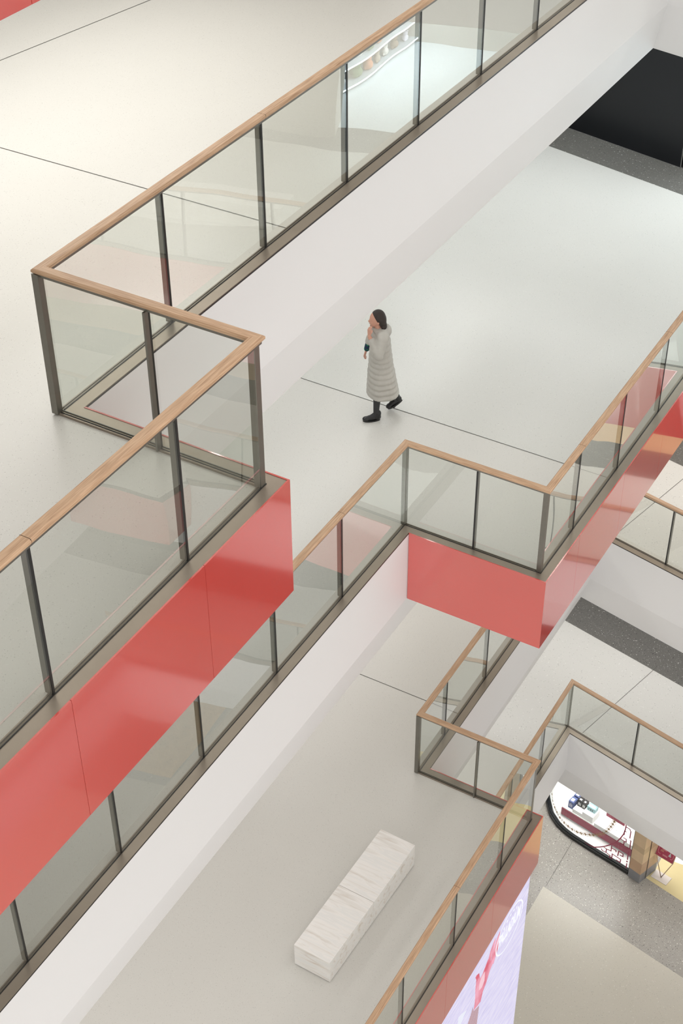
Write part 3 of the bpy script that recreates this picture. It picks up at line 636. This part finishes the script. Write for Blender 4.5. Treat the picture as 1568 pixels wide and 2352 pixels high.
def gift(s0, s1, n0, n1, z0, z1, col, lab, trims=True, name='gift_box'):
    mb = MB(); dbox(mb, s0, s1, n0, n1, z0, z1); o = mb.build(name, pmat('box_'+lab.split()[0], col, .45, noise=.35, nscale=18)); tag(o, lab, 'box', 'boxes displayed behind the shop glass')
    mb = MB(); dbox(mb, s0+.02, s1-.03, n0+.03, n1-.05, z1, z1+.002); mb.build('label', MT['dwhite'], o)
    mb = MB(); w = (s1-s0)
    for k in range(3): dbox(mb, s0+w*(.2+.22*k), s0+w*(.3+.22*k), n0-.002, n0, z0+(z1-z0)*.25, z0+(z1-z0)*(.65+.1*(k % 2)))
    mb.build('motif', MT['dwhite'] if 'teal' not in lab else MT['gasket'], o)
gift(.10, .22, .08, .24, .26, .46, (.08, .12, .30), 'blue patterned box at the left end of the plinth')
gift(.10, .22, .27, .40, .26, .46, (.07, .10, .26), 'blue patterned box standing behind its twin, half hidden')
gift(.26, .36, .16, .28, .36, .53, (.012, .012, .014), 'black box with white emblem on the low step')
gift(.37, .46, .16, .28, .36, .53, (.016, .014, .014), 'black box beside the emblem one, nearer the high step')
gift(.50, .69, .14, .27, .44, .55, (.30, .50, .53), 'teal box with dark motif on the high step')
mb = MB(); mb.box((-7.4, 21.3, ZG), (-4.7, 21.4, ZG+3)); struct('wall_shop', mb, [MT['shopwhite']])
# tiled pillar right of the shop window
pa = Vector((-4.872, 19.358)); pb_ = Vector((-4.614, 19.287)); pc = Vector((-4.444, 19.765))
pil = thing('tiled_pillar', W(pb_.x, pb_.y, ZG), 'tan and brown tiled pillar with grey base, right of the curved shop window', 'pillar')
tiles = [(0, .26, (.19, .19, .20)), (.26, .58, (.44, .29, .18)), (.58, .87, (.58, .43, .27)), (.87, 1.03, (.46, .34, .21)), (1.03, 1.40, (.56, .42, .265)), (1.40, 1.8, (.46, .34, .22)), (1.8, 3.0, (.56, .42, .27))]
pd4 = pa+(pc-pb_)
for k, (z0, z1, c) in enumerate(tiles):
    mb = MB(); f = [pa, pb_, pc, pd4]
    lo = [W(*p, ZG+z0) for p in f]; hi = [W(*p, ZG+z1) for p in f]
    for j in range(4): mb.face([lo[j], lo[(j+1) % 4], hi[(j+1) % 4], hi[j]])
    mb.face(lo[::-1]); mb.face(hi)
    mb.build('tile_course' if k else 'base', pmat('tile_%d' % k, c, .35, noise=.12, nscale=4), pil)
mb = MB(); e = (pc-pb_); nrm = Vector((e.y, -e.x)).normalized()*.004
a = pb_+e*.36+nrm; b = pb_+e*.40+nrm
mb.face([W(*a, ZG), W(*b, ZG), W(*b, ZG+3), W(*a, ZG+3)]); mb.build('groove', MT['gasket'], pil)
# sign stand
MT['rose'] = pmat('rose_gold', (.42, .30, .22), .3, .7); MT['standbase'] = pmat('stand_base', (.72, .66, .62), .12, spec=.8)
SC = Vector((-4.281, 19.63))
sg = thing('sign_stand', W(SC.x, SC.y, ZG), 'small burgundy notice on a rose metal stand on the yellow floor', 'sign')
bd = Vector((.36, -.065)).normalized(); bn = Vector((-bd.y, bd.x))
def sbox(mb, s0, s1, n0, n1, z0, z1, mi=0):
    mb.hexa([W(*(SC+bd*s+bn*n), ZG+zz) for s in (s0, s1) for n in (n0, n1) for zz in (z0, z1)], mi)
mb = MB(); sbox(mb, -.175, .175, -.10, .12, .004, .018); mb.build('base_plate', MT['standbase'], sg)
def sp(s, n, z): return W(*(SC+bd*s+bn*n), ZG+z)
tl = sp(-.16, 0.07, .86)
mb = MB(); mb.cyl(sp(0.0, 0, .018), sp(-.19, -.02, .645), .009); mb.build('leg', MT['rose'], sg, True)
mb = MB(); mb.cyl(sp(0.0, 0, .018), sp(.185, -.02, .595), .009); mb.build('leg', MT['rose'], sg, True)
# tilted panel
def ppt(u, v, o=0): # u -.2...2 along, v 0..1 up the slope
    return sp(u, -.03+.10*v-.9*o, .62+.235*v+.4*o)
mb = MB(); mb.hexa([ppt(u, v, o) for u in (-.205, .205) for v in (0, 1) for o in (0, .012)]); fr_ = mb.build('frame', MT['rose'], sg)
MT['notice'] = pmat('notice_red', (.33, .035, .075), .5); MT['pinkink'] = pmat('pink_ink', (.80, .45, .45), .5); MT['tanink'] = pmat('tan_ink', (.62, .36, .22), .5)
mb = MB(); mb.face([ppt(u, v, .0135) for u, v in ((-.19, .05), (.19, .05), (.19, .95), (-.19, .95))]); nt = mb.build('notice', MT['notice'], sg)
def seg(mb, a, b, w, o=.015):
    A = Vector(a); B = Vector(b); d = (B-A).normalized(); n = Vector((-d.y*.25, d.x*4*.25))*0
    n = Vector((-(B-A).y*.24, (B-A).x/.24)).normalized() if (B-A).length else Vector((0, 1))
    n = Vector((n.x*w/2, n.y*w/2/.24)) if abs((B-A).x) > 1e-6 else Vector((w/2, 0))
    mb.face([ppt(*(p), o) for p in (A+n, B+n, B-n, A-n)])
mb = MB()
loop = [(-.10, .28), (-.15, .30), (-.165, .42), (-.165, .78), (-.15, .88), (.15, .88), (.165, .78), (.165, .42), (.15, .3), (.11, .28)]
for a, b in zip(loop, loop[1:]): seg(mb, a, b, .005)
mb.build('border_line', MT['pinkink'], nt)
def pl_notice(y0u, v0):
    return lambda x, y: ppt(y0u+x, v0+y/.26, .016)
text_on('IIIIIIIIIIIIIIII', 0, 0, .030, 'lettering', MT['pinkink'], nt, plane=pl_notice(-.045, .74), sx=.75)
text_on('IIIIIIII', 0, 0, .045, 'lettering', MT['tanink'], nt, plane=pl_notice(-.085, .58), sx=.7)
text_on('IIIIIIIIIIII', 0, 0, .045, 'lettering', MT['pinkink'], nt, plane=pl_notice(.0, .30), sx=.7)
mb = MB(); mb.face([ppt(u, v, .016) for u, v in ((.06, .42), (.12, .42), (.09, .82))]); mb.build('tree_motif', MT['dgrey'], nt)
# low-wall behind the sign: bright back of the yellow area
# ---------------------------------------------------------------- the walking person
def remeshed(name, bm, mat, parent, vox=.008, smooth=4):
    me = bpy.data.meshes.new(name+'_src'); bm.to_mesh(me); bm.free()
    tmp = bpy.data.objects.new(name+'_src', me); C.objects.link(tmp)
    r = tmp.modifiers.new('r', 'REMESH'); r.mode = 'VOXEL'; r.voxel_size = vox
    if smooth: s = tmp.modifiers.new('s', 'SMOOTH'); s.iterations = smooth; s.factor = .5
    dg = bpy.context.evaluated_depsgraph_get(); m2 = bpy.data.meshes.new_from_object(tmp.evaluated_get(dg))
    bpy.data.objects.remove(tmp); bpy.data.meshes.remove(me)
    m2.materials.clear()
    for mm in (mat if isinstance(mat, list) else [mat]): m2.materials.append(mm)
    for f in m2.polygons: f.use_smooth = True
    o = bpy.data.objects.new(name, m2); C.objects.link(o)
    if parent: o.parent = parent
    return o
def ball(bm, c, r):
    r = r if isinstance(r, (tuple, list)) else (r, r, r)
    bmesh.ops.create_uvsphere(bm, u_segments=20, v_segments=14, radius=1, matrix=Matrix.Translation(c) @ Matrix.Diagonal((*r, 1)))
def cone(bm, a, b, ra, rb):
    a = Vector(a); b = Vector(b); d = b-a
    mt = Matrix.Translation((a+b)/2) @ d.to_track_quat('Z', 'Y').to_matrix().to_4x4()
    bmesh.ops.create_cone(bm, cap_ends=True, segments=18, radius1=ra, radius2=rb, depth=d.length, matrix=mt)
    ball(bm, a, ra); ball(bm, b, rb)
def chain(bm, pts):
    for (a, ra), (b, rb) in zip(pts, pts[1:]): cone(bm, a, b, ra, rb)
skin = pmat('skin', (.62, .33, .24), .5); legm = pmat('leggings', (.035, .035, .038), .7)
coatm = pmat('coat_fabric', (.50, .48, .44), .7, noise=.12, nscale=7, bump=.15); hairm = pmat('hair', (.022, .012, .009), .5)
shoem = pmat('shoe_leather', (.012, .012, .013), .35); cuffm = pmat('knit_cuff', (.01, .03, .07), .8)
ft0 = Vector((-7.27, 13.27))
person = thing('person', W(ft0.x, ft0.y, zB), 'person in a long pale quilted coat walking across the middle floor, hand at the face', 'person')
person.rotation_euler = (0, 0, math.radians(218))
bm = bmesh.new()
ball(bm, (0, 0, .90), (.13, .16, .13)); ball(bm, (.0, 0, 1.08), (.11, .14, .16)); ball(bm, (.01, 0, 1.22), (.115, .165, .12))
chain(bm, [((.01, -.10, 1.31), .07), ((.01, .10, 1.31), .07)])
chain(bm, [((.015, 0, 1.30), .062), ((.035, 0, 1.41), .052)])
# head with face
ball(bm, (.055, 0, 1.515), (.092, .074, .108)); ball(bm, (.085, 0, 1.465), (.062, .056, .060)); ball(bm, (.118, 0, 1.42), (.026, .026, .020))
ball(bm, (.151, 0, 1.487), (.017, .012, .018)); ball(bm, (.142, 0, 1.505), (.010, .009, .022)); ball(bm, (.140, 0, 1.452), (.010, .022, .008))
for s in (-1, 1):
    ball(bm, (.048, s*.076, 1.492), (.018, .010, .028)); ball(bm, (.118, s*.034, 1.478), (.022, .020, .016))
# legs: left foot ahead, right foot pushing off
chain(bm, [((0, .085, .88), .085), ((.06, .09, .48), .052), ((.055, .105, .36), .052), ((.07, .12, .10), .036), ((.15, .12, .05), .030)])
chain(bm, [((0, -.085, .88), .095), ((-.02, -.085, .47), .058), ((-.08, -.085, .36), .055), ((-.245, -.085, .16), .036), ((-.20, -.085, .06), .030)])
# arms: right arm swings forward, left arm bent up to the face
RA = [((.0, -.165, 1.31), .055), ((.10, -.21, 1.09), .042), ((.155, -.205, .92), .027)]
LA = [((.0, .165, 1.31), .055), ((.06, .235, 1.10), .042), ((.165, .12, 1.325), .027)]
chain(bm, RA); chain(bm, LA)
def hand(bm, wrist, d, up, side, curl=.5):
    d = Vector(d).normalized(); up = Vector(up); up = (up-d*up.dot(d)).normalized(); sd = d.cross(up)*side
    w = Vector(wrist); palm = w+d*.045
    for k in range(4): cone(bm, w+d*.01+sd*(.010*(k-1.5)), w+d*.078+sd*(.019*(k-1.5)), .014, .0125)
    ln = [.040, .046, .043, .034]
    for k in range(4):
        a = w+d*.080+sd*(.0195*(k-1.5)); b = a+(d*.9-up*curl*.5).normalized()*ln[k]*.55; c = b+(d*.6-up*curl).normalized()*ln[k]*.55
        cone(bm, a, b, .0085, .0078); cone(bm, b, c, .0078, .0065)
    a = w+d*.03-sd*.028; b = a+(d*.7-sd*.7).normalized()*.035; c = b+(d*.95-up*.3).normalized()*.026
    cone(bm, a, b, .011, .0095); cone(bm, b, c, .0095, .0075)
hand(bm, (.158, -.205, .91), (.25, 0, -.97), (.9, -.4, .2), 1, .9)
hand(bm, (.168, .115, 1.335), (-.10, -.35, .9), (.8, .4, .1), -1, .5)
body = remeshed('body', bm, [legm, skin], person, .007, 3)
for f in body.data.polygons:
    c = f.center
    if c.z > 1.345 or (c-Vector((.18, -.205, .85))).length < .125 or (c-Vector((.16, .09, 1.38))).length < .10: f.material_index = 1
mb = MB()
for s in (-1, 1): mb.face([Vector((.1375, s*.033+dy, 1.506+dz)) for dy, dz in ((-.012, 0), (0, -.005), (.012, 0), (0, .005))])
mb.face([Vector((.1515, dy, 1.452+dz)) for dy, dz in ((-.02, 0), (0, -.005), (.02, 0), (0, .004))])
e_ = mb.build('eyes_and_mouth', pmat('face_dark', (.12, .03, .025), .5)); e_.parent = body
bm = bmesh.new()
ball(bm, (.035, 0, 1.535), (.098, .088, .108)); ball(bm, (.0, 0, 1.49), (.075, .087, .12)); ball(bm, (-.02, 0, 1.40), (.06, .085, .13))
hr = remeshed('hair', bm, hairm, person, .008, 2)
bmh = bmesh.new(); bmh.from_mesh(hr.data)
bmesh.ops.bisect_plane(bmh, geom=bmh.verts[:]+bmh.edges[:]+bmh.faces[:], plane_co=(.085, 0, 1.56), plane_no=(.88, 0, -.47), clear_outer=True)
bmesh.ops.holes_fill(bmh, edges=[e for e in bmh.edges if e.is_boundary]); bmh.to_mesh(hr.data); bmh.free()
for f in hr.data.polygons: f.use_smooth = True
# quilted coat: stacked padded rolls, sleeves, collar
bm = bmesh.new()
prof = [(1.325, .085, .13), (1.27, .125, .185), (1.19, .140, .190), (1.11, .145, .190), (1.03, .150, .190), (.95, .158, .195), (.87, .165, .20), (.79, .172, .205), (.71, .18, .21), (.63, .180, .222), (.55, .184, .230), (.47, .188, .238), (.39, .190, .242)]
for z, rx, ry in prof:
    fx = .01-(1.3-z)*.035
    ball(bm, (fx, 0, z), (rx, ry, .080)); 
[ball(bm, (-.0-k*.002, 0, 1.25-.06*k), (.115+.0045*k, .165+.002*k, .07)) for k in range(15)]
def sleeve(P):
    for (a, ra), (b, rb) in zip(P, P[1:]):
        a = Vector(a); b = Vector(b); n = max(2, int((b-a).length/.055))
        cone(bm, a, b, ra+.012, rb+.016)
        for k in range(n+1):
            c = a.lerp(b, k/n); r = (ra*(1-k/n)+rb*k/n)+.020; ball(bm, c, r)
sleeve([((.0, -.165, 1.30), .052), ((.10, -.21, 1.09), .042), ((.115, -.208, 1.045), .038)])
sleeve([((.0, .165, 1.30), .052), ((.06, .235, 1.10), .044), ((.135, .15, 1.265), .034)])
chain(bm, [((-.005, -.13, 1.315), .085), ((-.005, .13, 1.315), .085)])
for k in range(16):
    a = k*math.pi/8; ball(bm, (.005+.082*math.cos(a), .092*math.sin(a), 1.355+.012*math.cos(a*2)), .034)
ball(bm, (-.085, 0, 1.335), (.058, .115, .068))
coat = remeshed('coat', bm, coatm, person, .011, 2)
bmc = bmesh.new(); bmc.from_mesh(coat.data)
for v in bmc.verts:
    if v.co.z < .8:
        k = (.8-v.co.z)/.45; v.co.x += (-.05 if v.co.x < 0 else .02)*k; v.co.y *= 1+.06*math.sin(v.co.x*22)*k
    if v.co.z < .37: v.co.z = .37+.015*math.sin(v.co.x*20)
bmc.to_mesh(coat.data); bmc.free()
bm = bmesh.new(); cone(bm, (.112, -.208, 1.06), (.150, -.205, .935), .046, .038)
cuff = remeshed('sleeve_cuff', bm, cuffm, person, .006, 1)
cm2 = pmat('green_knit', (.02, .22, .10), .8); cuff.data.materials.append(cm2)
for f in cuff.data.polygons:
    c = f.center
    if math.sin(c.x*95)*math.sin(c.y*120+c.z*90) > .35: f.material_index = 1
def shoe(cx, cy, cz, pitch, name='shoe'):
    bm = bmesh.new()
    ball(bm, (-.02, 0, .055), (.055, .038, .05)); ball(bm, (.06, 0, .045), (.075, .042, .038)); ball(bm, (.125, 0, .036), (.055, .044, .030)); cone(bm, (-.025, 0, .06), (-.03, 0, .11), .042, .046)
    o = remeshed(name, bm, [shoem], person, .006, 2)
    bms = bmesh.new(); bms.from_mesh(o.data)
    for v in bms.verts:
        if v.co.z < .018: v.co.z = .018
    bms.to_mesh(o.data); bms.free()
    mb = MB()
    n = 20; lo = [Vector((.055+.118*math.cos(2*math.pi*k/n), (.045+.008*math.cos(2*math.pi*k/n))*math.sin(2*math.pi*k/n), 0)) for k in range(n)]
    hi = [v+Vector((0, 0, .022)) for v in lo]
    for k in range(n): mb.face([lo[k], lo[(k+1) % n], hi[(k+1) % n], hi[k]])
    mb.face(lo[::-1]); mb.face(hi)
    so = mb.build('sole', MT['gasket']); so.parent = o
    o.location = (cx, cy, cz); o.rotation_euler = (0, pitch, 0); return o
shoe(.075, .12, .001, 0)
shoe(-.27, -.085, .112, math.radians(32))
